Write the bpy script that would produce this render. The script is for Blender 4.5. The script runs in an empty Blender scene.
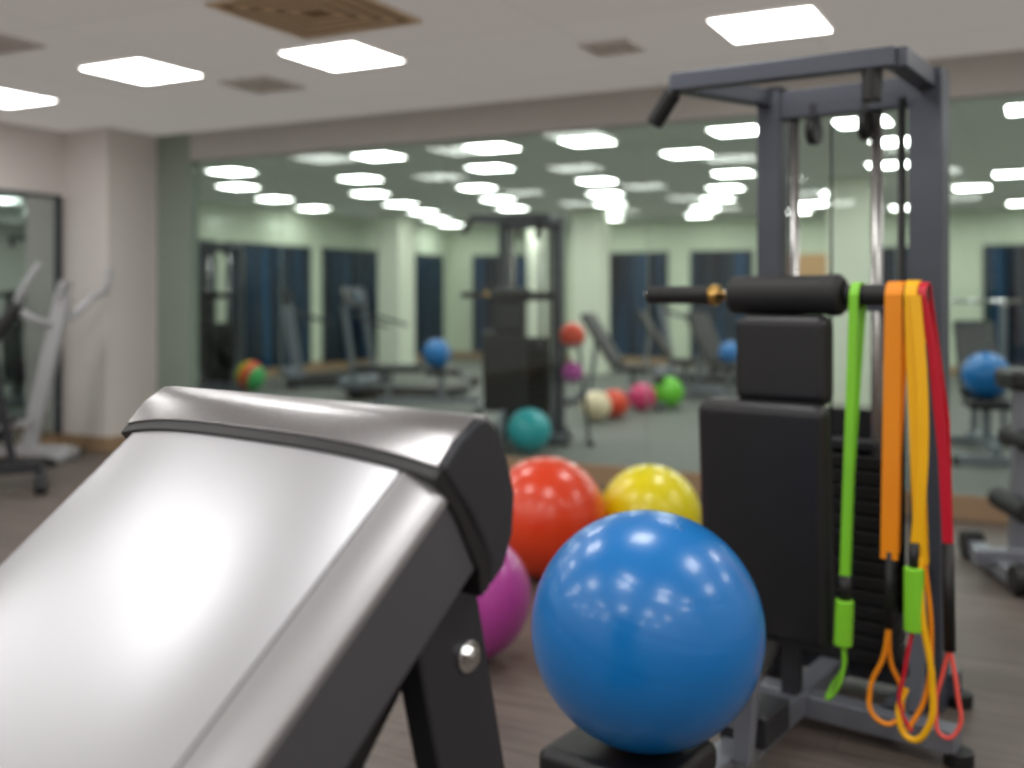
import bpy, bmesh, math, random
from mathutils import Vector, Matrix
random.seed(4)
S = bpy.context.scene
A = math.radians(27.76)
CA, SA = math.cos(A), math.sin(A)
CAMH = 1.355
CEIL = 2.8

def R(X, Y, Z=0.0):
    return Vector((X*CA - Y*SA, X*SA + Y*CA, Z))

def lin(c):
    return tuple((v/255/12.92) if v/255 <= 0.04045 else ((v/255+0.055)/1.055)**2.4 for v in c)

# ------------------------------------------------------------ materials
MATS = {}
def mat(name, rgb, rough=0.5, metal=0.0, var=0.06, scale=8.0, bump=0.0, bscale=60.0, coat=0.0, spec=0.5, stretch=None):
    if name in MATS: return MATS[name]
    m = bpy.data.materials.new(name); m.use_nodes = True
    nt = m.node_tree; b = nt.nodes['Principled BSDF']
    c = lin(rgb)
    tc = nt.nodes.new('ShaderNodeTexCoord')
    mp = nt.nodes.new('ShaderNodeMapping')
    nt.links.new(tc.outputs['Object'], mp.inputs['Vector'])
    if stretch: mp.inputs['Scale'].default_value = stretch
    n = nt.nodes.new('ShaderNodeTexNoise'); n.inputs['Scale'].default_value = scale
    nt.links.new(mp.outputs['Vector'], n.inputs['Vector'])
    mx = nt.nodes.new('ShaderNodeMix'); mx.data_type = 'RGBA'
    mx.inputs[6].default_value = (*[v*(1-var) for v in c], 1)
    mx.inputs[7].default_value = (*[min(1, v*(1+var)) for v in c], 1)
    nt.links.new(n.outputs['Fac'], mx.inputs[0])
    nt.links.new(mx.outputs[2], b.inputs['Base Color'])
    b.inputs['Roughness'].default_value = rough
    b.inputs['Metallic'].default_value = metal
    b.inputs['Specular IOR Level'].default_value = spec
    b.inputs['Coat Weight'].default_value = coat
    b.inputs['Coat Roughness'].default_value = 0.15
    if bump > 0:
        n2 = nt.nodes.new('ShaderNodeTexNoise'); n2.inputs['Scale'].default_value = bscale
        n2.inputs['Detail'].default_value = 4
        nt.links.new(mp.outputs['Vector'], n2.inputs['Vector'])
        bp = nt.nodes.new('ShaderNodeBump'); bp.inputs['Strength'].default_value = bump
        bp.inputs['Distance'].default_value = 0.01
        nt.links.new(n2.outputs['Fac'], bp.inputs['Height'])
        nt.links.new(bp.outputs['Normal'], b.inputs['Normal'])
    MATS[name] = m
    return m

def plank_mat(name, c1, c2, mortar, rough, w=1.2, h=0.15):
    m = bpy.data.materials.new(name); m.use_nodes = True
    nt = m.node_tree; b = nt.nodes['Principled BSDF']
    tc = nt.nodes.new('ShaderNodeTexCoord')
    br = nt.nodes.new('ShaderNodeTexBrick')
    br.inputs['Scale'].default_value = 1
    br.inputs['Brick Width'].default_value = w
    br.inputs['Row Height'].default_value = h
    br.inputs['Mortar Size'].default_value = 0.002
    br.inputs['Color1'].default_value = (*lin(c1), 1)
    br.inputs['Color2'].default_value = (*lin(c2), 1)
    br.inputs['Mortar'].default_value = (*lin(mortar), 1)
    nt.links.new(tc.outputs['Object'], br.inputs['Vector'])
    mp = nt.nodes.new('ShaderNodeMapping'); mp.inputs['Scale'].default_value = (1.5, 22, 1)
    nt.links.new(tc.outputs['Object'], mp.inputs['Vector'])
    n = nt.nodes.new('ShaderNodeTexNoise'); n.inputs['Scale'].default_value = 2.0; n.inputs['Detail'].default_value = 6
    nt.links.new(mp.outputs['Vector'], n.inputs['Vector'])
    rp = nt.nodes.new('ShaderNodeValToRGB')
    rp.color_ramp.elements[0].position = 0.3; rp.color_ramp.elements[0].color = (0.62, 0.62, 0.62, 1)
    rp.color_ramp.elements[1].position = 0.7; rp.color_ramp.elements[1].color = (1.15, 1.15, 1.15, 1)
    nt.links.new(n.outputs['Fac'], rp.inputs['Fac'])
    mx = nt.nodes.new('ShaderNodeMix'); mx.data_type = 'RGBA'; mx.blend_type = 'MULTIPLY'
    mx.inputs[0].default_value = 1
    nt.links.new(br.outputs['Color'], mx.inputs[6]); nt.links.new(rp.outputs['Color'], mx.inputs[7])
    nt.links.new(mx.outputs[2], b.inputs['Base Color'])
    b.inputs['Roughness'].default_value = rough
    return m

def tile_mat(name, c, line, w=0.6, glow=0.0):
    m = bpy.data.materials.new(name); m.use_nodes = True
    nt = m.node_tree; b = nt.nodes['Principled BSDF']
    tc = nt.nodes.new('ShaderNodeTexCoord')
    br = nt.nodes.new('ShaderNodeTexBrick'); br.offset = 0
    br.inputs['Scale'].default_value = 1
    br.inputs['Brick Width'].default_value = w; br.inputs['Row Height'].default_value = w
    br.inputs['Mortar Size'].default_value = 0.006
    br.inputs['Color1'].default_value = (*lin(c), 1)
    br.inputs['Color2'].default_value = (*lin([v-3 for v in c]), 1)
    br.inputs['Mortar'].default_value = (*lin(line), 1)
    nt.links.new(tc.outputs['Object'], br.inputs['Vector'])
    nt.links.new(br.outputs['Color'], b.inputs['Base Color'])
    b.inputs['Roughness'].default_value = 0.9
    if glow > 0:   # added glow as fill light; no source behind the tiles
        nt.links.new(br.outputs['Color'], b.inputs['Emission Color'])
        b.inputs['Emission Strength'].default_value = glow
    return m

def emit_mat(name, c, s):
    m = bpy.data.materials.new(name); m.use_nodes = True
    nt = m.node_tree; b = nt.nodes['Principled BSDF']
    b.inputs['Base Color'].default_value = (0.8, 0.8, 0.8, 1)
    b.inputs['Emission Color'].default_value = (*c, 1)
    b.inputs['Emission Strength'].default_value = s
    return m

def glass_mat():
    m = bpy.data.materials.new('tinted_glass'); m.use_nodes = True
    nt = m.node_tree; nt.nodes.clear()
    o = nt.nodes.new('ShaderNodeOutputMaterial')
    t = nt.nodes.new('ShaderNodeBsdfTransparent'); t.inputs['Color'].default_value = (0.91, 0.955, 0.94, 1)
    g = nt.nodes.new('ShaderNodeBsdfGlossy'); g.inputs['Roughness'].default_value = 0.02
    g.inputs['Color'].default_value = (0.9, 0.95, 0.9, 1)
    x = nt.nodes.new('ShaderNodeMixShader'); x.inputs[0].default_value = 0.03
    nt.links.new(t.outputs[0], x.inputs[1]); nt.links.new(g.outputs[0], x.inputs[2])
    nt.links.new(x.outputs[0], o.inputs['Surface'])
    return m

def night_mat():
    m = bpy.data.materials.new('night_window_glass'); m.use_nodes = True
    nt = m.node_tree; b = nt.nodes['Principled BSDF']
    tc = nt.nodes.new('ShaderNodeTexCoord')
    mp = nt.nodes.new('ShaderNodeMapping'); mp.inputs['Scale'].default_value = (3.2, 3.2, 0.15)
    nt.links.new(tc.outputs['Object'], mp.inputs['Vector'])
    n = nt.nodes.new('ShaderNodeTexNoise'); n.inputs['Scale'].default_value = 1.3
    nt.links.new(mp.outputs['Vector'], n.inputs['Vector'])
    rp = nt.nodes.new('ShaderNodeValToRGB')
    rp.color_ramp.elements[0].position = 0.42; rp.color_ramp.elements[0].color = (*lin((2, 9, 20)), 1)
    rp.color_ramp.elements[1].position = 0.72; rp.color_ramp.elements[1].color = (*lin((26, 74, 108)), 1)
    nt.links.new(n.outputs['Fac'], rp.inputs['Fac'])
    nt.links.new(rp.outputs['Color'], b.inputs['Base Color'])
    b.inputs['Roughness'].default_value = 0.4
    b.inputs['Specular IOR Level'].default_value = 0.2
    return m

M_wall = mat('wall_paint', (211, 205, 201), 0.85, var=0.02)
M_bulk = mat('bulkhead_paint', (182, 179, 174), 0.85, var=0.02)
M_wallb = mat('wall_paint_green', (198, 210, 188), 0.85, var=0.03)
M_strip = mat('pillar_reflection_sage', (134, 146, 134), 0.5, var=0.03)
M_col = mat('column_paint', (226, 232, 214), 0.8, var=0.02)
M_wood = mat('baseboard_wood', (156, 130, 102), 0.45, var=0.15, scale=5, stretch=(1, 1, 12))
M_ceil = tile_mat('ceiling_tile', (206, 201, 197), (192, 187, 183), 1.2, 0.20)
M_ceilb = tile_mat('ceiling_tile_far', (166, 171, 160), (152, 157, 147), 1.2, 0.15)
M_floor = plank_mat('vinyl_plank', (106, 96, 89), (94, 84, 78), (70, 62, 57), 0.5)
M_floorb = mat('rubber_floor', (100, 103, 98), 0.6, var=0.1, scale=3)
M_light = emit_mat('light_diffuser', (1.0, 0.99, 0.97), 10.5)
M_lightb = emit_mat('light_diffuser_far', (1.0, 0.99, 0.95), 14.0)
M_trimw = mat('light_trim', (225, 222, 216), 0.5)
M_glass = glass_mat()
M_night = night_mat()
M_frame = mat('window_frame_dark', (36, 43, 52), 0.5)
M_slate = mat('slate_powdercoat', (76, 80, 90), 0.38, 0.3, var=0.04, bump=0.05, bscale=300)
M_slate2 = mat('dark_powdercoat', (48, 49, 54), 0.42, 0.3, var=0.04)
M_grey = mat('steel_grey_paint', (134, 138, 147), 0.35, 0.5, var=0.03)
M_lgrey = mat('silver_grey_paint', (184, 185, 188), 0.35, 0.3, var=0.03)
M_chrome = mat('chrome', (215, 215, 215), 0.12, 1.0, var=0.02)
M_rod = mat('steel_rod', (170, 168, 166), 0.25, 0.9, var=0.03)
M_black = mat('black_vinyl', (22, 22, 25), 0.42, var=0.08, bump=0.12, bscale=260)
M_foam = mat('black_foam', (18, 18, 20), 0.6, var=0.08, bump=0.15, bscale=300)
M_rubber = mat('black_rubber', (15, 15, 17), 0.5, var=0.05)
M_silver = mat('silver_paint', (184, 184, 188), 0.35, 0.65, var=0.02, bump=0.015, bscale=120)
M_brush = mat('brushed_aluminium', (156, 154, 155), 0.30, 0.95, var=0.10, scale=30, stretch=(6, 0.6, 6), bump=0.04, bscale=40)
M_trim = mat('satin_aluminium_trim', (170, 169, 171), 0.36, 0.7, var=0.03)
M_brass = mat('brass_ring', (200, 160, 90), 0.25, 1.0)

# ------------------------------------------------------------ mesh helpers
def finish(ob, m, parent, smooth=False):
    if m: ob.data.materials.append(m)
    S.collection.objects.link(ob)
    if parent: ob.parent = parent
    if smooth:
        for p in ob.data.polygons: p.use_smooth = True
    return ob

def bevel(ob, w, seg=3):
    md = ob.modifiers.new('bevel', 'BEVEL'); md.width = w; md.segments = seg
    md.limit_method = 'ANGLE'; md.angle_limit = math.radians(35); md.harden_normals = True
    for p in ob.data.polygons: p.use_smooth = True

def obox(name, c, ex, ey, size, m, parent=None, bev=0.0, seg=3):
    ex = Vector(ex).normalized(); ey = Vector(ey).normalized()
    ez = ex.cross(ey).normalized(); ey = ez.cross(ex).normalized()
    me = bpy.data.meshes.new(name); bm = bmesh.new()
    bmesh.ops.create_cube(bm, size=1.0)
    bmesh.ops.scale(bm, vec=Vector(size), verts=bm.verts)
    bm.to_mesh(me); bm.free()
    ob = bpy.data.objects.new(name, me)
    ob.matrix_local = Matrix.Translation(Vector(c)) @ Matrix((ex, ey, ez)).transposed().to_4x4()
    finish(ob, m, parent)
    if bev > 0: bevel(ob, bev, seg)
    return ob

def box(name, lo, hi, m, parent=None, bev=0.0):
    lo = Vector(lo); hi = Vector(hi)
    return obox(name, (lo+hi)/2, (1, 0, 0), (0, 1, 0), hi-lo, m, parent, bev)

def beam(name, p0, p1, w, h, m, parent=None, bev=0.006, up=(0, 0, 1), seg=3):
    """box from p0 to p1; h measured along up, w sideways"""
    p0 = Vector(p0); p1 = Vector(p1); d = (p1-p0); L = d.length; ex = d.normalized()
    up = Vector(up)
    ey = up.cross(ex)
    if ey.length < 1e-3: ey = Vector((1, 0, 0)).cross(ex)
    return obox(name, (p0+p1)/2, ex, ey, (L, w, h), m, parent, bev, seg)

def cyl(name, p0, p1, r, m, parent=None, r2=None, seg=32, bev=0.0):
    p0 = Vector(p0); p1 = Vector(p1); d = p1-p0
    me = bpy.data.meshes.new(name); bm = bmesh.new()
    bmesh.ops.create_cone(bm, cap_ends=True, segments=seg, radius1=r, radius2=r if r2 is None else r2, depth=d.length)
    for f in bm.faces: f.smooth = len(f.verts) == 4
    bm.to_mesh(me); bm.free()
    ob = bpy.data.objects.new(name, me)
    ob.matrix_local = Matrix.Translation((p0+p1)/2) @ d.to_track_quat('Z', 'Y').to_matrix().to_4x4()
    finish(ob, m, parent)
    if bev > 0: bevel(ob, bev, 3)
    return ob

def tube(name, pts, r, m, parent=None, cyclic=False):
    cu = bpy.data.curves.new(name, 'CURVE'); cu.dimensions = '3D'
    cu.bevel_depth = r; cu.bevel_resolution = 4; cu.use_fill_caps = True; cu.resolution_u = 10
    sp = cu.splines.new('BEZIER'); sp.bezier_points.add(len(pts)-1)
    for bp, p in zip(sp.bezier_points, pts):
        bp.co = Vector(p); bp.handle_left_type = bp.handle_right_type = 'AUTO'
    sp.use_cyclic_u = cyclic
    ob = bpy.data.objects.new(name, cu); cu.materials.append(m)
    S.collection.objects.link(ob)
    if parent: ob.parent = parent
    return ob

def ribbon(name, pts, side, w, t, m, parent=None):
    """flat strap following pts, width along side"""
    side = Vector(side).normalized(); pts = [Vector(p) for p in pts]
    bm = bmesh.new(); rows = []
    for i, p in enumerate(pts):
        a = pts[max(0, i-1)]; b = pts[min(len(pts)-1, i+1)]
        nn = (b-a).normalized().cross(side).normalized()
        rows.append([bm.verts.new(p+side*sx*w/2+nn*sn*t/2) for sx, sn in ((-1, -1), (1, -1), (1, 1), (-1, 1))])
    for i in range(len(rows)-1):
        for k in range(4):
            bm.faces.new((rows[i][k], rows[i][(k+1) % 4], rows[i+1][(k+1) % 4], rows[i+1][k]))
    bm.faces.new(rows[0][::-1]); bm.faces.new(rows[-1])
    bmesh.ops.recalc_face_normals(bm, faces=bm.faces)
    me = bpy.data.meshes.new(name); bm.to_mesh(me); bm.free()
    ob = bpy.data.objects.new(name, me)
    return finish(ob, m, parent)

def extrude(name, prof, O, U, N, W, w0, w1, mside, mcap, parent=None, bev=0.004, seg=3, nseg=1, deform=None):
    """profile (u,n) in plane U,N extruded along W; deform(u,n,w)->n offset"""
    O, U, N, W = map(Vector, (O, U, N, W))
    bm = bmesh.new(); rows = []
    for j in range(nseg+1):
        w = w0+(w1-w0)*j/nseg
        rows.append([bm.verts.new(O+U*u+N*(n+(deform(u, n, w) if deform else 0))+W*w) for u, n in prof])
    k = len(prof)
    c0 = bm.faces.new(rows[0]); c1 = bm.faces.new(rows[-1][::-1]); c0.material_index = c1.material_index = 1
    for j in range(nseg):
        a, b = rows[j], rows[j+1]
        for i in range(k):
            bm.faces.new((a[i], b[i], b[(i+1) % k], a[(i+1) % k]))
    bmesh.ops.recalc_face_normals(bm, faces=bm.faces)
    me = bpy.data.meshes.new(name); bm.to_mesh(me); bm.free()
    ob = bpy.data.objects.new(name, me)
    me.materials.append(mside); me.materials.append(mcap)
    finish(ob, None, parent)
    if bev > 0: bevel(ob, bev, seg)
    return ob

def empty(name, loc, rz=0.0):
    e = bpy.data.objects.new(name, None); e.empty_display_size = 0.2
    e.location = loc; e.rotation_euler = (0, 0, rz)
    S.collection.objects.link(e)
    return e

def ball(name, loc, r, m, tilt=(0.3, 0.2, 0), parent=None):
    me = bpy.data.meshes.new(name); bm = bmesh.new()
    bmesh.ops.create_uvsphere(bm, u_segments=96, v_segments=120, radius=1.0)
    for v in bm.verts:
        lat = math.asin(max(-1, min(1, v.co.z)))
        g = 0.0
        if abs(lat) < 1.0:
            ph = (lat/0.33+.5) % 1.0
            if min(ph, 1-ph) < 0.06: g = 0.0018
        v.co *= r*(1-g)
    g = bmesh.ops.create_cone(bm, cap_ends=True, segments=20, radius1=r*0.045, radius2=r*0.04, depth=r*0.012)
    bmesh.ops.translate(bm, verts=g['verts'], vec=(0, 0, r*1.0))
    for f in bm.faces: f.smooth = True
    bm.to_mesh(me); bm.free()
    ob = bpy.data.objects.new(name, me)
    ob.location = loc; ob.rotation_euler = tilt
    return finish(ob, m, parent)

# ------------------------------------------------------------ room shell
YG = 6.75
XL, XR, YB = -7.75, 3.0, -4.0
XL2, YF = -11.5, 19.0
box('floor', (XL-.1, YB-.1, -0.1), (XR+.1, YG+.05, 0), M_floor)
box('floor_reflected_room', (XL2-.1, YG+.05, -0.1), (XR+.1, YF+.1, 0), M_floorb)  # added room, modelled in place of the mirror's reflection
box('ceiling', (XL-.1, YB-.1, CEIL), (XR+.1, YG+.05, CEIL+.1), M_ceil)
box('ceiling_reflected_room', (XL2-.1, YG+.05, CEIL), (XR+.1, YF+.1, CEIL+.1), M_ceilb)
box('wall_left', (XL-.1, YB, 0), (XL, YG, CEIL), M_wall)
box('wall_right', (XR, YB, 0), (XR+.1, YF, CEIL), M_wall)
box('wall_back', (XL-.1, YB-.1, 0), (XR+.1, YB, CEIL), M_wall)
box('wall_far', (XL2-.1, YF, 0), (XR+.1, YF+.1, CEIL), M_wallb)
box('wall_far_left', (XL2-.1, YG+.1, 0), (XL2, YF, CEIL), M_wallb)
box('wall_reflected_side', (XL2-.1, YG, 0), (XL-.1, YG+.1, CEIL), M_wallb)
box('wall_pillar', (XL, 6.2, 0), (-7.2, YG+.1, CEIL), M_wall)
box('pillar_reflection', (-7.2, YG, 0), (-6.79, YG+.1, CEIL), M_strip)  # solid strip coloured as the pillar's greenish mirror reflection
box('wall_bulkhead', (-6.79, YG, 2.55), (XR, YG+.1, CEIL), M_bulk)
box('wall_plinth', (-6.79, YG, 0), (XR, YG+.1, 0.13), M_wall)
box('baseboard_mirror', (-6.79, YG-.02, 0), (XR, YG, 0.15), M_wood, bev=0.004)
box('baseboard_left', (XL, YB, 0), (XL+.02, 6.2, 0.13), M_wood, bev=0.004)
box('baseboard_pillar', (XL+.02, 6.18, 0), (-7.18, 6.2, 0.13), M_wood, bev=0.004)
box('baseboard_pillar_side', (-7.2, 6.2, 0), (-7.18, YG, 0.13), M_wood, bev=0.004)
box('baseboard_far', (XL2, YF-.02, 0), (XR, YF, 0.14), M_wood)
box('baseboard_far_left', (XL2, YG+.1, 0), (XL2+.02, YF-.02, 0.18), M_wood)
gp = empty('mirror_as_glass', (0, 0, 0))  # stands in for the mirror; its reflection is built as the room behind
xs = [-6.79, -5.78, -4.14, -2.5, -.86, 0.9, 3.0]
for i in range(6):
    box('pane_%d' % (i+1), (xs[i]+.002, YG+.03, 0.13), (xs[i+1]-.002, YG+.04, 2.55), M_glass, gp)
    if i: box('seal_%d' % i, (xs[i]-.002, YG+.03, 0.13), (xs[i]+.002, YG+.04, 2.55), mat('silicone_seal', (150, 158, 148), 0.5), gp)

mm = bpy.data.materials.new('mirror_silver'); mm.use_nodes = True
b_ = mm.node_tree.nodes['Principled BSDF']; b_.inputs['Metallic'].default_value = 1; b_.inputs['Roughness'].default_value = 0.03
b_.inputs['Base Color'].default_value = (0.46, 0.52, 0.50, 1)
wm = empty('wall_mirror', (0, 0, 0))
box('mirror_glass', (XL, 1.0, 0.13), (XL+.02, 6.1, 2.2), mm, wm)
box('frame_edge', (XL, 6.1, 0.13), (XL+.04, 6.15, 2.23), M_frame, wm)
box('frame_top', (XL, 0.95, 2.2), (XL+.04, 6.1, 2.23), M_frame, wm)
box('frame_end', (XL, 0.95, 0.13), (XL+.04, 1.0, 2.2), M_frame, wm)

wn = 0
def window(x0, x1, y0, y1, z0=0.15, z1=2.15):
    global wn; wn += 1
    w = empty('window_%d' % wn, (0, 0, 0))
    if abs(y1-y0) < 0.01:
        box('pane', (x0, y0-.03, z0), (x1, y0, z1), M_night, w)
        n = 3
        for i in range(n+1):
            xx = x0+(x1-x0)*i/n
            box('frame_v%d' % i, (xx-.025, y0-.05, z0), (xx+.025, y0-.03, z1), M_frame, w)
        box('frame_top', (x0-.025, y0-.05, z1), (x1+.025, y0, z1+.05), M_frame, w)
    else:
        box('pane', (x0, y0, z0), (x0+.03, y1, z1), M_night, w)
        n = 3
        for i in range(n+1):
            yy = y0+(y1-y0)*i/n
            box('frame_v%d' % i, (x0+.03, yy-.025, z0), (x0+.05, yy+.025, z1), M_frame, w)
        box('frame_top', (x0, y0-.025, z1), (x0+.05, y1+.025, z1+.05), M_frame, w)
for y0, y1 in ((7.3, 9.3), (9.9, 11.9), (12.2, 14.2), (14.6, 16.2), (16.6, 18.6)):
    window(XL2, XL2, y0, y1)
for x0, x1 in ((-10.9, -9.4), (-8.4, -6.6), (-6.1, -4.95), (-3.3, -1.7), (-1.0, 0.6), (1.2, 2.6)):
    window(x0, x1, YF, YF)
cn = 0
for x, y, w in ((-10.6, 15.6, .5), (-7.0, 16.2, .5), (-9.15, 18.6, .4), (-2.2, 13.2, .5)):
    cn += 1
    box('wall_column_%d' % cn, (x-w/2, y-w/2, 0), (x+w/2, y+w/2, CEIL), M_col, None, 0.02)
box('notice_board', (-4.75, YF-.04, 1.15), (-3.5, YF-.001, 2.1), mat('tan_board', (190, 152, 108), 0.7, var=0.1))

def panels(name, pts, m, s=0.55):
    root = empty(name, (0, 0, 0))
    bm = bmesh.new(); bt = bmesh.new()
    for x, y in pts:
        vs = [bm.verts.new((x+dx*s/2, y+dy*s/2, CEIL-0.006)) for dx, dy in ((-1, -1), (-1, 1), (1, 1), (1, -1))]
        bm.faces.new(vs)
        for (ax, ay, bx, by) in ((-1, -1, 1, -1), (1, -1, 1, 1), (1, 1, -1, 1), (-1, 1, -1, -1)):
            o = 0.5*s; q = 0.5*s+0.012
            v = [bt.verts.new((x+ax*o, y+ay*o, CEIL-0.007)), bt.verts.new((x+bx*o, y+by*o, CEIL-0.007)),
                 bt.verts.new((x+bx*q, y+by*q, CEIL-0.001)), bt.verts.new((x+ax*q, y+ay*q, CEIL-0.001))]
            bt.faces.new(v)
    bmesh.ops.recalc_face_normals(bt, faces=bt.faces)
    for nm, b2, mt in (('diffusers', bm, m), ('trims', bt, M_trimw)):
        me = bpy.data.meshes.new(nm); b2.to_mesh(me); b2.free()
        finish(bpy.data.objects.new(nm, me), mt, root)
main = [(-3.8, 5.02), (-5.2, 4.75), (-6.8, 4.9), (-1.33, 5.5)]
for yy in (2.9, 0.7, -1.2, -3.0):
    for xx in (-6.6, -4.8, -3.0, -1.2, 0.6, 2.2):
        main.append((xx, yy))
main += [(0.9, 5.2), (2.3, 5.2)]
panels('ceiling_light_panels', main, M_light, 0.53)
far = [(-8.5, 9.1), (-6.2, 8.8), (-4.85, 8.8), (-3.86, 8.85), (-2.45, 8.9), (-1.4, 8.95), (-.1, 8.9), (1.3, 8.9),
       (-9.6, 10.4), (-7.6, 10.4), (-5.65, 10.2), (-3.3, 10.1), (-1.3, 10.2), (.7, 10.2)]
for k, yy in enumerate((12.0, 13.6, 15.1, 16.6, 18.0)):
    xx = 1.9-.55*(k % 3)
    while xx > XL2+.5:
        far.append((xx, yy)); xx -= 1.75
panels('ceiling_light_panels_reflected_room', far, M_lightb, 0.42)

def vent(x, y, s, m, m2):
    v = empty('ceiling_vent', (x, y, CEIL))
    k = s/2; i = 0
    while k > 0.04:
        w = 0.035
        for (a0, a1) in (((-k, -k), (k, -k+w)), ((-k, k-w), (k, k)), ((-k, -k+w), (-k+w, k-w)), ((k-w, -k+w), (k, k-w))):
            box('louver_%d' % i, (a0[0], a0[1], -0.014), (a1[0], a1[1], 0.0), m, v); i += 1
        k -= 0.09 if s > .6 else 0.07
    box('backing', (-s/2, -s/2, -0.005), (s/2, s/2, 0), m2, v)
vent(-3.32, 4.17, 0.78, mat('vent_tan', (240, 216, 182), 0.6), mat('vent_tan_dark', (160, 130, 92), 0.7))
gv = mat('vent_grey', (245, 240, 236), 0.6); gd = mat('vent_grey_dark', (215, 208, 202), 0.7)
vent(-4.79, 5.43, 0.42, gv, gd)
vent(-5.4, 3.75, 0.5, gv, gd)
vent(-2.27, 5.56, 0.3, gv, gd)

# ------------------------------------------------------------ cable machine
def cable_machine(name, origin, rz, full=True):
    root = empty(name, origin, rz)
    e1 = Vector((.809, -.588, 0)); e2 = Vector((.588, .809, 0))
    def T(s, d, z): return e1*s+e2*d+Vector((0, 0, z))
    H = 2.09
    pw = .085
    obox('upright_left', T(-.26, 0, H/2), e1, e2, (pw, pw, H), M_slate, root, .006)
    obox('upright_right', T(.28, 0, H/2), e1, e2, (pw+.02, pw+.02, H), M_slate, root, .006)
    t = .055; zt = H-.03
    Af, Bf = T(-.415, -.47, zt), T(.29, -.42, zt)
    beam('top_front_beam', Af, Bf, t, .06, M_slate, root)
    beam('top_left_beam', Af, T(-.26, 0, zt), t, .06, M_slate, root)
    beam('top_right_beam', Bf, T(.28, 0, zt), t+.01, .062, M_slate, root)
    beam('top_rear_beam', T(-.26, 0, zt-.03), T(.26, 0, zt-.03), .06, .10, M_slate, root)
    for i, (s, d) in enumerate(((-.26, 0), (.28, 0))):
        obox('top_plate_%d' % i, T(s, d, H+.002), e1, e2, (.10, .10, .008), M_slate2, root, .002)
    p = Af+Vector((0, 0, -.03))
    cyl('pull_handle', p, p+e1*-.075+Vector((0, 0, -.10)), .03, M_rubber, root, bev=.006)
    cyl('handle_eye', p+Vector((0, 0, .02)), p+Vector((0, 0, -.01)), .02, M_slate2, root)
    q = Bf-e1*.07
    cyl('pulley_grip', q+Vector((0, 0, -.02)), q+Vector((0, 0, -.125)), .03, M_rubber, root, bev=.006)
    for i, s in enumerate((-.1, .08)):
        c = T(s, -.02, zt-.13)
        cyl('pulley_%d' % i, c-e1*.015, c+e1*.015, .05, M_rubber, root)
        beam('pulley_bracket_%d' % i, c, c+Vector((0, 0, .1)), .04, .02, M_slate2, root, up=e2)
    cyl('guide_rod_left', T(-.18, 0, .08), T(-.18, 0, zt-.06), .019, M_rod, root)
    cyl('guide_rod_right', T(.11, 0, .08), T(.11, 0, zt-.06), .019, M_rod, root)
    cyl('cable', T(-.035, -.03, .8), T(-.035, -.03, zt-.1), .004, M_rubber, root)
    cyl('cable_side', T(.20, -.03, .3), T(.20, -.03, zt-.05), .013, M_rubber, root)
    for i in range(14):
        z = .12+i*.05
        obox('weight_plate_%d' % i, T(-.02, .0, z+.022), e1, e2, (.41, .17, .043), M_rubber, root, .005, 2)
    obox('stack_top', T(-.03, 0, .845), e1, e2, (.30, .10, .03), M_slate2, root, .004)
    cyl('selector_pin', T(-.03, -.085, .52), T(-.03, -.13, .52), .012, M_chrome, root)
    obox('stack_shroud', T(-.03, .11, .5), e1, e2, (.40, .02, .9), M_slate2, root, .004)
    beam('mid_beam', T(-.26, 0, 1.33), T(.26, 0, 1.33), .05, .06, M_slate, root)
    beam('bar_arm', T(-.015, 0, 1.33), T(-.015, -.5, 1.33), .05, .05, M_slate2, root)
    d = -.505; zb = 1.355
    cyl('bar_core', T(-.50, d, zb), T(.40, d, zb), .016, M_chrome, root)
    cyl('grip_left', T(-.49, d, zb), T(-.265, d, zb), .029, M_foam, root, bev=.006)
    cyl('collar_left', T(-.262, d, zb), T(-.235, d, zb), .034, M_brass, root, bev=.004)
    cyl('foam_roller', T(-.195, d, zb), T(.165, d, zb), .06, M_foam, root, bev=.018)
    cyl('roller_cap', T(.10, d, zb), T(.165, d, zb), .063, M_foam, root, bev=.02)
    cyl('grip_right', T(.17, d, zb), T(.40, d, zb), .031, M_foam, root, bev=.006)
    obox('head_pad', T(-.01, -.535, 1.16), e1, e2, (.295, .085, .27), M_black, root, .035, 6)
    top = T(-.06, -.58, 1.035); bot = T(-.06, -.535, .30)
    up = (top-bot).normalized()
    obox('back_pad', (top+bot)/2, e1, up.cross(e1), (.41, .095, (top-bot).length), M_black, root, .04, 6)
    obox('pad_board', (top+bot)/2+e2*.06, e1, up.cross(e1), (.28, .02, .66), M_slate2, root, .005)
    beam('pad_column', T(-.02, -.44, .08), T(-.02, -.44, 1.33), .05, .06, M_slate2, root, up=e2)
    for i, z in enumerate((.5, .95)):
        beam('pad_strut_%d' % i, T(-.02, -.5, z), T(-.02, -.4, z), .10, .05, M_slate2, root)
    zf = .07
    beam('base_rear', T(-.36, .06, zf), T(.36, .06, zf), .08, .08, M_slate, root)
    beam('base_front', T(-.40, -.36, zf), T(.46, -.40, zf), .075, .07, M_grey, root)
    beam('base_left', T(-.26, .06, zf), T(-.26, -.36, zf), .07, .07, M_slate, root)
    beam('base_right', T(.26, .06, zf), T(.26, -.38, zf), .07, .07, M_slate, root)
    beam('base_spine', T(-.02, .06, zf+.01), T(-.02, -1.62, zf+.01), .075, .075, M_grey, root)
    beam('base_nose', T(-.22, -1.60, .05), T(.18, -1.60, .05), .07, .06, M_grey, root)
    for i, (s, d2) in enumerate(((-.40, -.36), (.46, -.40), (-.36, .06), (.36, .06), (-.22, -1.6), (.18, -1.6))):
        cyl('foot_%d' % i, T(s, d2, 0), T(s, d2, .045), .042, M_rubber, root, bev=.006)
    beam('side_brace', T(.26, -.02, .55), T(.33, -.36, .1), .045, .045, M_slate, root)
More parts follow.
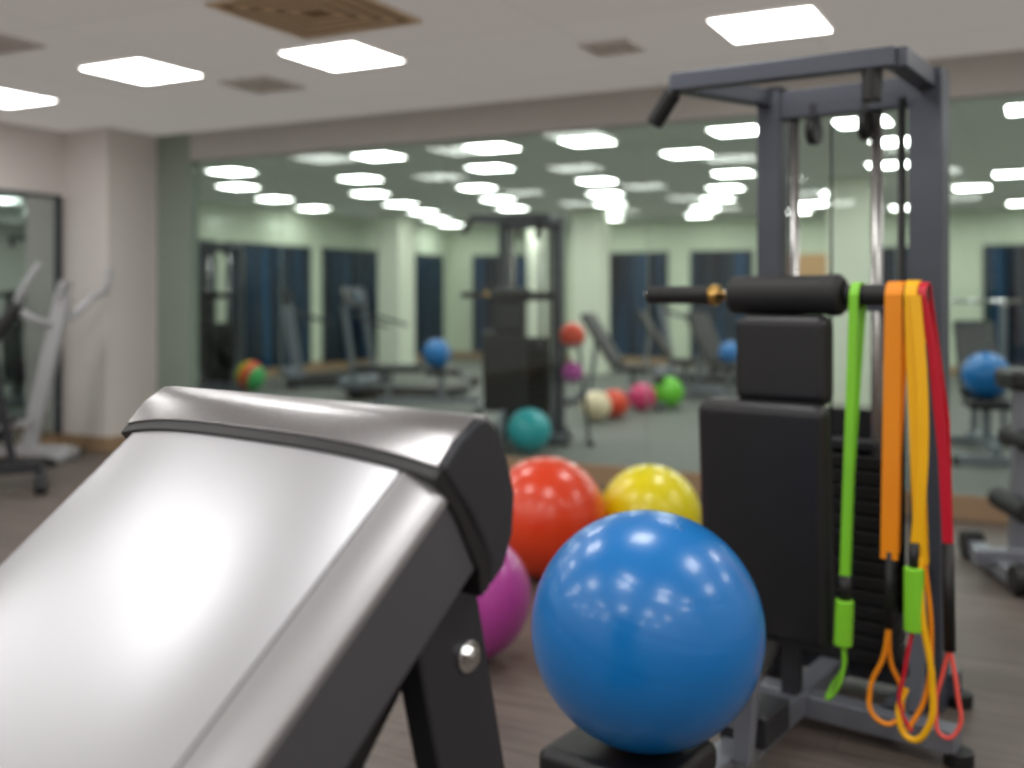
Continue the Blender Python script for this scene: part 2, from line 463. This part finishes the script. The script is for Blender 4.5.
    obox('seat_pad', T(-.06, -1.40, .245), e1, e2, (.34, .30, .08), M_black, root, .03, 5)
    obox('seat_plate', T(-.025, -1.40, .195), e1, e2, (.22, .24, .02), M_slate2, root, .004)
    beam('seat_post', T(-.02, -1.40, .1), T(-.02, -1.40, .19), .08, .08, M_slate2, root, up=e2)
    beam('seat_lever', T(.04, -.96, .1), T(.05, -.93, .36), .05, .04, M_grey, root, up=e2)
    obox('adjust_block', T(-.0, -.78, .15), e1, e2, (.14, .18, .09), M_slate2, root, .01)
    cyl('adjust_tube', T(-.02, -.60, .30), T(0, -.95, .2), .022, M_rod, root)
    return root, T

twr, T = cable_machine('cable_machine', R(1.15, 3.55), A)
cable_machine('cable_machine', R(.17, 9.75), A+math.radians(17))

# ------------------------------------------------------------ resistance bands
G = mat('band_green', (130, 208, 45), 0.4, var=0.05)
O = mat('band_orange', (244, 145, 5), 0.4, var=0.05)
Y = mat('band_yellow', (250, 185, 0), 0.4, var=0.05)
Rd = mat('band_red', (205, 20, 48), 0.4, var=0.05)
Pk = mat('band_coral', (235, 88, 78), 0.4, var=0.05)
E1 = Vector((.809, -.588, 0)); E2 = Vector((.588, .809, 0))
DB, ZB = -.505, 1.355
def over(name, s0, s1, z0, z1, r, w, m, root, fwd=0.0):
    pts = []
    n = 14
    for i in range(n):
        f = i/(n-1); pts.append(T(s1+(s0-s1)*f, DB-r-.004*f-fwd*(1-f), z0+(ZB-z0)*f))
    for i in range(1, 9):
        a = math.pi*i/9
        pts.append(T(s0, DB-r*math.cos(a), ZB+r*math.sin(a)))
    for i in range(n):
        f = i/(n-1)
        rr = r-(2*r-.012)*min(1, f*1.6)-fwd*f
        pts.append(T(s0+(s1-s0)*f+.002, DB+rr, ZB+(z1-ZB)*f))
    return ribbon(name, pts, E1, w, .005, m, root)

def rb(n):
    return empty(n, twr.location.copy(), A)
g = rb('resistance_band')
over('strap', .205, .185, .50, .51, .036, .026, G, g, .03)
cyl('handle', T(.185, DB-.06, .47), T(.180, DB-.06, .335), .026, G, g, bev=.005)
cyl('handle_sleeve', T(.185, DB-.06, .54), T(.185, DB-.06, .465), .019, M_rubber, g)
tube('cord', [T(.180, DB-.06, .34), T(.182, DB-.06, .27), T(.16, DB-.06, .20), T(.13, DB-.05, .165), T(.13, DB-.02, .185), T(.17, DB-.02, .26), T(.18, DB-.05, .34)], .006, G, g)
g = rb('resistance_band')
over('strap', .318, .305, .60, .62, .037, .048, O, g)
cyl('sleeve', T(.305, DB-.03, .62), T(.302, DB-.03, .40), .012, M_rubber, g)
tube('cord', [T(.302, DB-.03, .41), T(.29, DB-.04, .32), T(.255, DB-.05, .22), T(.27, DB-.06, .15), T(.32, DB-.05, .14), T(.335, DB-.02, .22), T(.305, DB-.02, .30), T(.302, DB-.03, .41)], .007, O, g)
g = rb('resistance_band')
over('strap', .365, .392, .60, .60, .04, .034, Y, g)
ribbon('strap_second', [T(.378+.022*math.sin(i/14*3.0), DB-.047, ZB-.05*i) for i in range(0, 15)], E1+E2*.4, .030, .005, Y, g)
tube('cord', [T(.39, DB-.04, .62), T(.40, DB-.05, .45), T(.425, DB-.05, .28), T(.415, DB-.06, .15), T(.37, DB-.06, .11), T(.335, DB-.05, .17), T(.35, DB-.03, .24)], .009, Y, g)
tube('cord_inner', [T(.40, DB-.03, .60), T(.415, DB-.02, .40), T(.40, DB-.03, .22), T(.36, DB-.05, .13)], .007, O, g)
g = rb('resistance_band')
cyl('sleeve', T(.375, DB-.045, .66), T(.375, DB-.045, .575), .015, M_rubber, g)
cyl('handle', T(.375, DB-.045, .59), T(.375, DB-.045, .41), .027, G, g, bev=.005)
tube('cord', [T(.375, DB-.045, .43), T(.35, DB-.04, .30), T(.34, DB-.05, .18), T(.37, DB-.05, .13)], .006, Rd, g)
tube('cord_upper', [T(.375, DB-.030, .66), T(.377, DB-.030, .9), T(.38, DB-.030, 1.33)], .005, G, g)
g = rb('resistance_band')
pts = [T(.392, DB-.034*math.cos(math.pi*i/8), ZB+.034*math.sin(math.pi*i/8)) for i in range(9)]
ribbon('strap', [T(.455, DB-.0, .64), T(.445, DB-.01, .9), T(.42, DB-.025, 1.2)]+pts+[T(.44, DB+.03, 1.0), T(.452, DB+.02, .66)], E1, .026, .005, Rd, g)
cyl('sleeve', T(.455, DB, .66), T(.46, DB, .36), .016, M_rubber, g)
tube('cord', [T(.46, DB, .37), T(.485, DB-.02, .25), T(.49, DB-.03, .16), T(.455, DB-.04, .13), T(.43, DB-.03, .2), T(.445, DB-.01, .3), T(.46, DB, .37)], .006, Pk, g)

# ------------------------------------------------------------ balls
def bm_(n, c): return mat('ball_'+n, c, 0.30, var=0.03, coat=0.35, spec=0.5)
Bblue = bm_('blue', (0, 114, 190)); Borg = bm_('orange', (226, 62, 18)); Byel = bm_('yellow', (234, 218, 0))
Bmag = bm_('magenta', (182, 66, 156)); Bteal = bm_('teal', (10, 172, 182)); Bcream = bm_('cream', (240, 220, 184))
Bpink = bm_('pink', (218, 45, 112)); Bgrn = bm_('green', (106, 205, 40))
rb_ = .276
p = R(.322, 2.45)
ball('exercise_ball', (p.x, p.y, .284+rb_), rb_, Bblue, (0.15, 0.35, 0))
def fb(X, Yp, r, m):
    q = R(X, Yp); ball('exercise_ball', (q.x, q.y, r), r, m, (random.uniform(-.5, .5), random.uniform(-.5, .5), 0))
fb(.165, 4.93, .288, Borg)
fb(.687, 5.11, .254, Byel)
fb(-.165, 3.82, .236, Bmag)
fb(.147, 8.85, .19, Bteal)
fb(.90, 11.0, .165, Bcream); fb(1.13, 11.3, .16, Borg); fb(1.52, 12.0, .165, Bpink); fb(1.87, 12.3, .19, Bgrn)
mc = bpy.data.materials.new('ball_multicolour'); mc.use_nodes = True
nt = mc.node_tree; tc = nt.nodes.new('ShaderNodeTexCoord'); sx = nt.nodes.new('ShaderNodeSeparateXYZ')
rp = nt.nodes.new('ShaderNodeValToRGB'); rp.color_ramp.interpolation = 'CONSTANT'
cols = [(0, (150, 200, 50)), (.35, (235, 180, 40)), (.5, (220, 60, 50)), (.75, (60, 170, 90))]
rp.color_ramp.elements[0].color = (*lin(cols[0][1]), 1); rp.color_ramp.elements[1].position = cols[1][0]; rp.color_ramp.elements[1].color = (*lin(cols[1][1]), 1)
for q_, c_ in cols[2:]:
    e_ = rp.color_ramp.elements.new(q_); e_.color = (*lin(c_), 1)
nt.links.new(tc.outputs['Generated'], sx.inputs[0]); nt.links.new(sx.outputs['X'], rp.inputs['Fac'])
nt.links.new(rp.outputs['Color'], nt.nodes['Principled BSDF'].inputs['Base Color'])
fb(-3.7, 14.5, .21, mc)

# ------------------------------------------------------------ foreground machine
W = Vector((.783, -.622, 0)); Hh = Vector((.622, .783, 0))
U = Vector((.485, .611, .625)).normalized(); N = W.cross(U)
if N.z < 0: N = -N
fm = empty('incline_exercise_machine', R(-.0737, 1.05), A)
P0 = Vector((0, 0, 1.176))
WL = -.56
CR = .026
def crown(w):
    t = max(0, min(1, (w-(WL-.01))/(.015-(WL-.01))))
    return CR*(1-abs(2*t-1)**3.2)
def cdef(u, n, w):
    if n < -.045: return 0
    f = 1-max(0, min(1, u/.085))
    k = 1 if n > -.02 else (n+.045)/.025
    return crown(w)*f*k
top_pts = []
ns = 24
wa0, wb0 = WL+.030, -.036
for i in range(ns+1):
    w = wa0+(wb0-wa0)*i/ns
    top_pts.append((w, crown(w)))
sec = top_pts+[(-.034, -.004), (.004, -.024), (.004, -.118), (-.03, -.125), (WL+.03, -.125), (WL-.006, -.118), (WL-.006, -.024), (WL+.028, -.004)]
ob = extrude('hood', sec, P0, W, N, U, -.78, -.008, M_silver, M_slate2, fm, .0015, 2)
ob.data.materials[1] = mat('hood_side_grey', (88, 88, 94), 0.42, 0.5, var=0.04)
for pl in ob.data.polygons:
    n_ = pl.normal
    if abs(n_.dot(W)) > .8 or n_.dot(N) < -.5: pl.material_index = 1
cr_ = crown(-.032)
cl_ = crown(WL+.026)
extrude('trim_right', [(-.033, cr_+.001), (-.004, cr_-.016), (.007, -.020), (.007, -.030), (-.033, cr_-.02)], P0, W, N, U, -.78, -.008, M_trim, M_trim, fm, .002, 3)
extrude('trim_left', [(WL+.027, cl_+.001), (WL-.002, cl_-.016), (WL-.009, -.020), (WL-.009, -.030), (WL+.027, cl_-.02)], P0, W, N, U, -.78, -.008, M_trim, M_trim, fm, .002, 3)
gk = [(-.018, .004), (-.004, .006), (-.004, -.05), (-.012, -.13), (-.03, -.148), (-.046, -.145), (-.030, -.12), (-.018, -.05)]
extrude('gasket', gk, P0, U, N, W, WL-.012, .009, M_rubber, M_rubber, fm, .0015, 2, 28, cdef)
cap = [(-.006, .007), (.03, .012), (.066, .008), (.080, -.003), (.085, -.024), (.078, -.06), (.062, -.10), (.032, -.132), (.0, -.148), (-.03, -.148), (-.012, -.125), (-.004, -.06)]
extrude('end_cap', cap, P0, U, N, W, WL-.014, .012, M_slate2, M_slate2, fm, .006, 4, 28, cdef)
skin_o = [(-.005, .009), (.03, .0145), (.067, .0105), (.0825, -.002), (.0875, -.024), (.0865, -.034)]
skin_i = [(u-.004*(1 if i > 2 else 0), n-.005) for i, (u, n) in enumerate(skin_o)]
extrude('cap_skin', skin_o+skin_i[::-1], P0, U, N, W, WL-.006, .006, M_brush, M_brush, fm, .0012, 2, 28, cdef)
def F(w, h, z): return W*w+Hh*h+Vector((0, 0, z))
for i, w in enumerate((-.055, WL+.05)):
    extrude('leg_%d' % i, [(-.012, 1.045), (.075, 1.085), (.10, 1.03), (.335, 0.03), (.262, 0.03), (.036, .85)],
            Vector((0, 0, 0)), Hh, Vector((0, 0, 1)), W, w-.02, w+.02, M_slate2, M_slate2, fm, .005, 3)
    beam('front_leg_%d' % i, F(w, -.40, .68), F(w, -.47, .03), .04, .06, M_slate2, fm, up=Hh)
    beam('floor_rail_%d' % i, F(w, -.55, .045), F(w, .42, .045), .06, .06, M_slate2, fm)
    for j, h in enumerate((-.52, .39)):
        cyl('rubber_foot_%d%d' % (i, j), F(w, h, 0), F(w, h, .03), .035, M_rubber, fm)
    sgn = 1 if i == 0 else -1
    c = F(w+.02*sgn, .083, .955)
    cyl('bolt_washer_%d' % i, c, c+W*.004*sgn, .0175, M_chrome, fm, bev=.001)
    cyl('bolt_head_%d' % i, c, c+W*.010*sgn, .012, M_chrome, fm, seg=6, bev=.001)
    cyl('bolt_boss_%d' % i, c+W*.009*sgn, c+W*.012*sgn, .006, M_rod, fm)
beam('cross_bar_upper', F(WL+.03, .05, .95), F(-.06, .05, .95), .05, .06, M_rubber, fm)
beam('cross_bar_lower', F(WL+.03, -.05, .86), F(-.10, -.05, .86), .09, .05, M_rubber, fm, .01)
beam('inner_stay', F(-.09, .04, .98), F(-.09, -.12, .80), .03, .05, M_rubber, fm)
beam('floor_cross', F(WL+.03, .30, .05), F(-.03, .30, .05), .06, .05, M_slate2, fm)
obox('drive_housing', F(-.28, -.10, .72), W, Hh, (.34, .22, .34), M_rubber, fm, .03, 4)
beam('drive_post', F(-.30, -.12, .05), F(-.30, -.12, .56), .12, .12, M_slate2, fm, up=Hh)
beam('floor_centre', F(-.30, -.40, .05), F(-.30, .30, .05), .08, .05, M_slate2, fm)

# ------------------------------------------------------------ other gym equipment
def elliptical(X, Yp, rz):
    r = empty('elliptical_trainer', R(X, Yp), A+rz)
    L = M_lgrey
    beam('rail', (-.55, 0, .10), (.36, 0, .08), .09, .09, L, r, .01)
    beam('rear_foot', (-.52, -.26, .04), (-.52, .26, .04), .07, .06, L, r, .01)
    beam('front_foot', (.30, -.28, .04), (.30, .28, .04), .07, .06, L, r, .01)
    for i, (x, y) in enumerate(((-.52, -.26), (-.52, .26), (.3, -.28), (.3, .28))):
        cyl('foot_%d' % i, (x-.04, y, .035), (x+.04, y, .035), .035, M_rubber, r)
    beam('mast', (.02, 0, .12), (.30, 0, 1.36), .09, .12, L, r, .012, up=(1, 0, 0))
    cyl('flywheel', (-.32, -.05, .28), (-.32, .05, .28), .16, M_slate2, r, bev=.01)
    for s in (-1, 1):
        beam('pedal_arm_%d' % s, (-.32+s*.12, s*.14, .26), (.08, s*.14, .34), .04, .05, L, r)
        obox('pedal_%d' % s, (-.12+s*.05, s*.14, .34), (1, 0, .1), (0, 1, 0), (.32, .13, .04), M_rubber, r, .012)
    tube('handlebar_left', [(.22, -.03, 1.12), (.12, -.14, 1.16), (.02, -.2, 1.26), (.08, -.22, 1.42), (.20, -.22, 1.60)], .03, L, r)
    tube('handlebar_right', [(.24, .03, 1.12), (.36, .14, 1.22), (.46, .2, 1.34), (.56, .2, 1.40), (.60, .2, 1.58)], .03, L, r)
    obox('console', (.30, 0, 1.40), (.3, 0, 1), (0, 1, 0), (.14, .20, .04), L, r, .012)
    return r
elliptical(-3.95, 8.35, math.radians(2))

def treadmill(X, Yp, rz):
    r = empty('treadmill', R(X, Yp), A+rz)
    obox('deck', (0, 0, .12), (1, 0, 0), (0, 1, 0), (1.5, .7, .1), M_slate2, r, .02)
    obox('belt', (0, 0, .175), (1, 0, 0), (0, 1, 0), (1.4, .48, .012), M_rubber, r)
    obox('motor_cover', (.7, 0, .2), (1, 0, 0), (0, 1, 0), (.32, .7, .16), M_grey, r, .04)
    for i, x in enumerate((-.65, .7)):
        beam('foot_%d' % i, (x, -.3, .035), (x, .3, .035), .06, .07, M_rubber, r)
    for s in (-1, 1):
        beam('upright_%d' % s, (.6, s*.33, .15), (.78, s*.33, 1.25), .05, .07, M_grey, r, up=(1, 0, 0))
        tube('rail_%d' % s, [(.78, s*.33, 1.15), (.5, s*.34, 1.05), (.15, s*.34, .95)], .02, M_slate2, r)
    obox('console', (.78, 0, 1.32), (.35, 0, 1), (0, 1, 0), (.28, .72, .06), M_slate2, r, .02)
    obox('screen', (.75, 0, 1.335), (.35, 0, 1), (0, 1, 0), (.18, .36, .02), M_night, r)
    return r
treadmill(-1.35, 13.4, math.radians(165))
treadmill(-2.6, 15.4, math.radians(200))
treadmill(3.0, 15.2, math.radians(170))

def bench(X, Yp, rz, tall=True, fr=None, sc=1.0):
    fr = fr or M_grey
    r = empty('weight_bench', R(X, Yp), A+rz); r.scale = (sc, sc, sc)
    beam('spine', (-.6, 0, .12), (.6, 0, .12), .07, .07, fr, r)
    for i, x in enumerate((-.6, .6)):
        beam('cross_foot_%d' % i, (x, -.3, .05), (x, .3, .05), .07, .07, fr, r)
        for s in (-1, 1): cyl('foot_%d_%d' % (i, s), (x, s*.3, 0), (x, s*.3, .07), .035, M_rubber, r)
    beam('seat_post', (-.15, 0, .12), (-.15, 0, .42), .07, .06, fr, r, up=(1, 0, 0))
    obox('seat_pad', (-.18, 0, .46), (1, 0, 0), (0, 1, 0), (.42, .34, .08), M_black, r, .03, 4)
    top = (.48, 0, 1.12) if tall else (.85, 0, .5)
    beam('back_pad', (.06, 0, .50), top, .34, .08, M_black, r, .03, up=(-.5, 0, 1), seg=4)
    beam('back_strut', (.45, 0, .12), (.33, 0, .84) if tall else (.5, 0, .45), .05, .05, fr, r, up=(1, 0, 0))
    if tall == 2:
        for s in (-1, 1):
            beam('rack_post_%d' % s, (.6, s*.27, .05), (.6, s*.27, 1.27), .05, .05, fr, r, up=(1, 0, 0))
            cyl('bar_hook_%d' % s, (.62, s*.27, 1.27), (.5, s*.27, 1.27), .02, M_chrome, r)
        cyl('barbell', (.54, -.65, 1.30), (.54, .65, 1.30), .015, M_chrome, r)
        for s in (-1, 1):
            cyl('bar_grip_%d' % s, (.54, s*.4, 1.30), (.54, s*.62, 1.30), .025, M_rubber, r)
    else:
        cyl('leg_roller', (-.55, -.2, .35), (-.55, .2, .35), .05, M_foam, r, bev=.01)
        beam('leg_lever', (-.35, 0, .42), (-.55, 0, .35), .05, .05, fr, r)
    return r
bench(1.35, 12.6, math.radians(150), 1)
bench(2.2, 13.9, math.radians(160), 1)
bench(-.98, 12.0, math.radians(180), False)
q = R(-.98+.10, 12.0); ball('exercise_ball', (q.x, q.y, .5+.17), .17, Bblue)
bench(3.98, 8.67, math.radians(75), 2)
q = R(3.93, 8.5); ball('exercise_ball', (q.x, q.y, .50+.19), .19, Bblue)
bench(2.62, 12.9, math.radians(120), 1)
q = R(2.62+.09, 12.9-.155); ball('exercise_ball', (q.x, q.y, .5+.14), .14, Bblue)
bench(-3.98, 7.0, math.radians(25), 1, M_slate2, 1.16)

def ball_stand(X, Yp):
    r = empty('ball_stand', R(X, Yp), A)
    for s in (-1, 1):
        beam('leg_%d' % s, (s*.16, 0, 0.0), (s*.05, 0, .95), .03, .03, M_slate2, r, up=(0, 1, 0))
        beam('foot_%d' % s, (s*.16, -.2, .02), (s*.16, .2, .02), .04, .04, M_slate2, r)
    for k, z in enumerate((.585, .90)):
        n = 20; rr = .09
        tube('ring_%d' % k, [(rr*math.cos(2*math.pi*i/n), rr*math.sin(2*math.pi*i/n), z) for i in range(n)], .01, M_grey, r, True)
ball_stand(.55, 9.35)
q = R(.55, 9.35)
ball('exercise_ball', (q.x, q.y, .985), .118, Borg); ball('exercise_ball', (q.x, q.y, .645), .10, Bmag)

# leg-curl machine cropped by the right edge
lm = empty('leg_curl_machine', R(2.46, 4.95), A+math.radians(-6))
beam('rail', (-.24, -.05, .10), (1.05, -.05, .10), .08, .08, M_grey, lm, .01)
beam('front_foot', (-.12, -.34, .06), (-.12, .34, .06), .08, .08, M_grey, lm, .01)
beam('rear_foot', (.98, -.40, .06), (.98, .40, .06), .08, .08, M_grey, lm, .01)
for i, (x, y) in enumerate(((-.12, -.34), (-.12, .34), (.98, -.40), (.98, .40))):
    cyl('foot_wheel_%d' % i, (x-.05, y, .07), (x+.05, y, .07), .07, M_rubber, lm, bev=.01)
beam('post', (-.02, 0, .10), (.0, 0, .92), .07, .08, M_grey, lm, .008, up=(0, 1, 0))
beam('post_rear', (.75, 0, .10), (.75, 0, 1.15), .06, .07, M_grey, lm, .008, up=(0, 1, 0))
obox('arm_pad', (.06, 0, .95), (1, 0, 0), (0, 1, 0), (.30, .26, .10), M_black, lm, .03, 5)
cyl('knee_roller', (-.0, -.18, .66), (-.0, .18, .66), .055, M_foam, lm, bev=.015)
cyl('ankle_roller', (-.04, -.20, .34), (-.04, .20, .34), .055, M_foam, lm, bev=.015)
beam('ankle_arm', (-.04, 0, .34), (.05, 0, .62), .03, .05, M_grey, lm, up=(0, 1, 0))
obox('seat_pad', (.48, 0, .52), (1, 0, 0), (0, 1, 0), (.46, .38, .10), M_black, lm, .035, 5)
beam('seat_support', (.48, 0, .10), (.48, 0, .48), .06, .06, M_grey, lm, up=(0, 1, 0))
beam('back_pad', (.70, 0, .60), (.86, 0, 1.25), .36, .09, M_black, lm, .035, up=(1, 0, .2), seg=5)

cable_machine('cable_machine', R(-4.2, 14.8), A+math.radians(30))

# ------------------------------------------------------------ world + camera
w = bpy.data.worlds.new('World'); S.world = w; w.use_nodes = True
w.node_tree.nodes['Background'].inputs[0].default_value = (0.5, 0.52, 0.55, 1)
w.node_tree.nodes['Background'].inputs[1].default_value = 0.3
cd = bpy.data.cameras.new('Camera'); cam = bpy.data.objects.new('Camera', cd)
S.collection.objects.link(cam); S.camera = cam
cam.location = (0, 0, CAMH); cam.rotation_euler = (math.radians(90), 0, A)
cd.sensor_width = 36; cd.lens = 36.07; cd.shift_y = -89/1024
cd.clip_start = 0.05
cd.dof.use_dof = True; cd.dof.focus_distance = 1.65; cd.dof.aperture_fstop = 1.9
S.view_settings.view_transform = 'Standard'
S.view_settings.exposure = 0.58
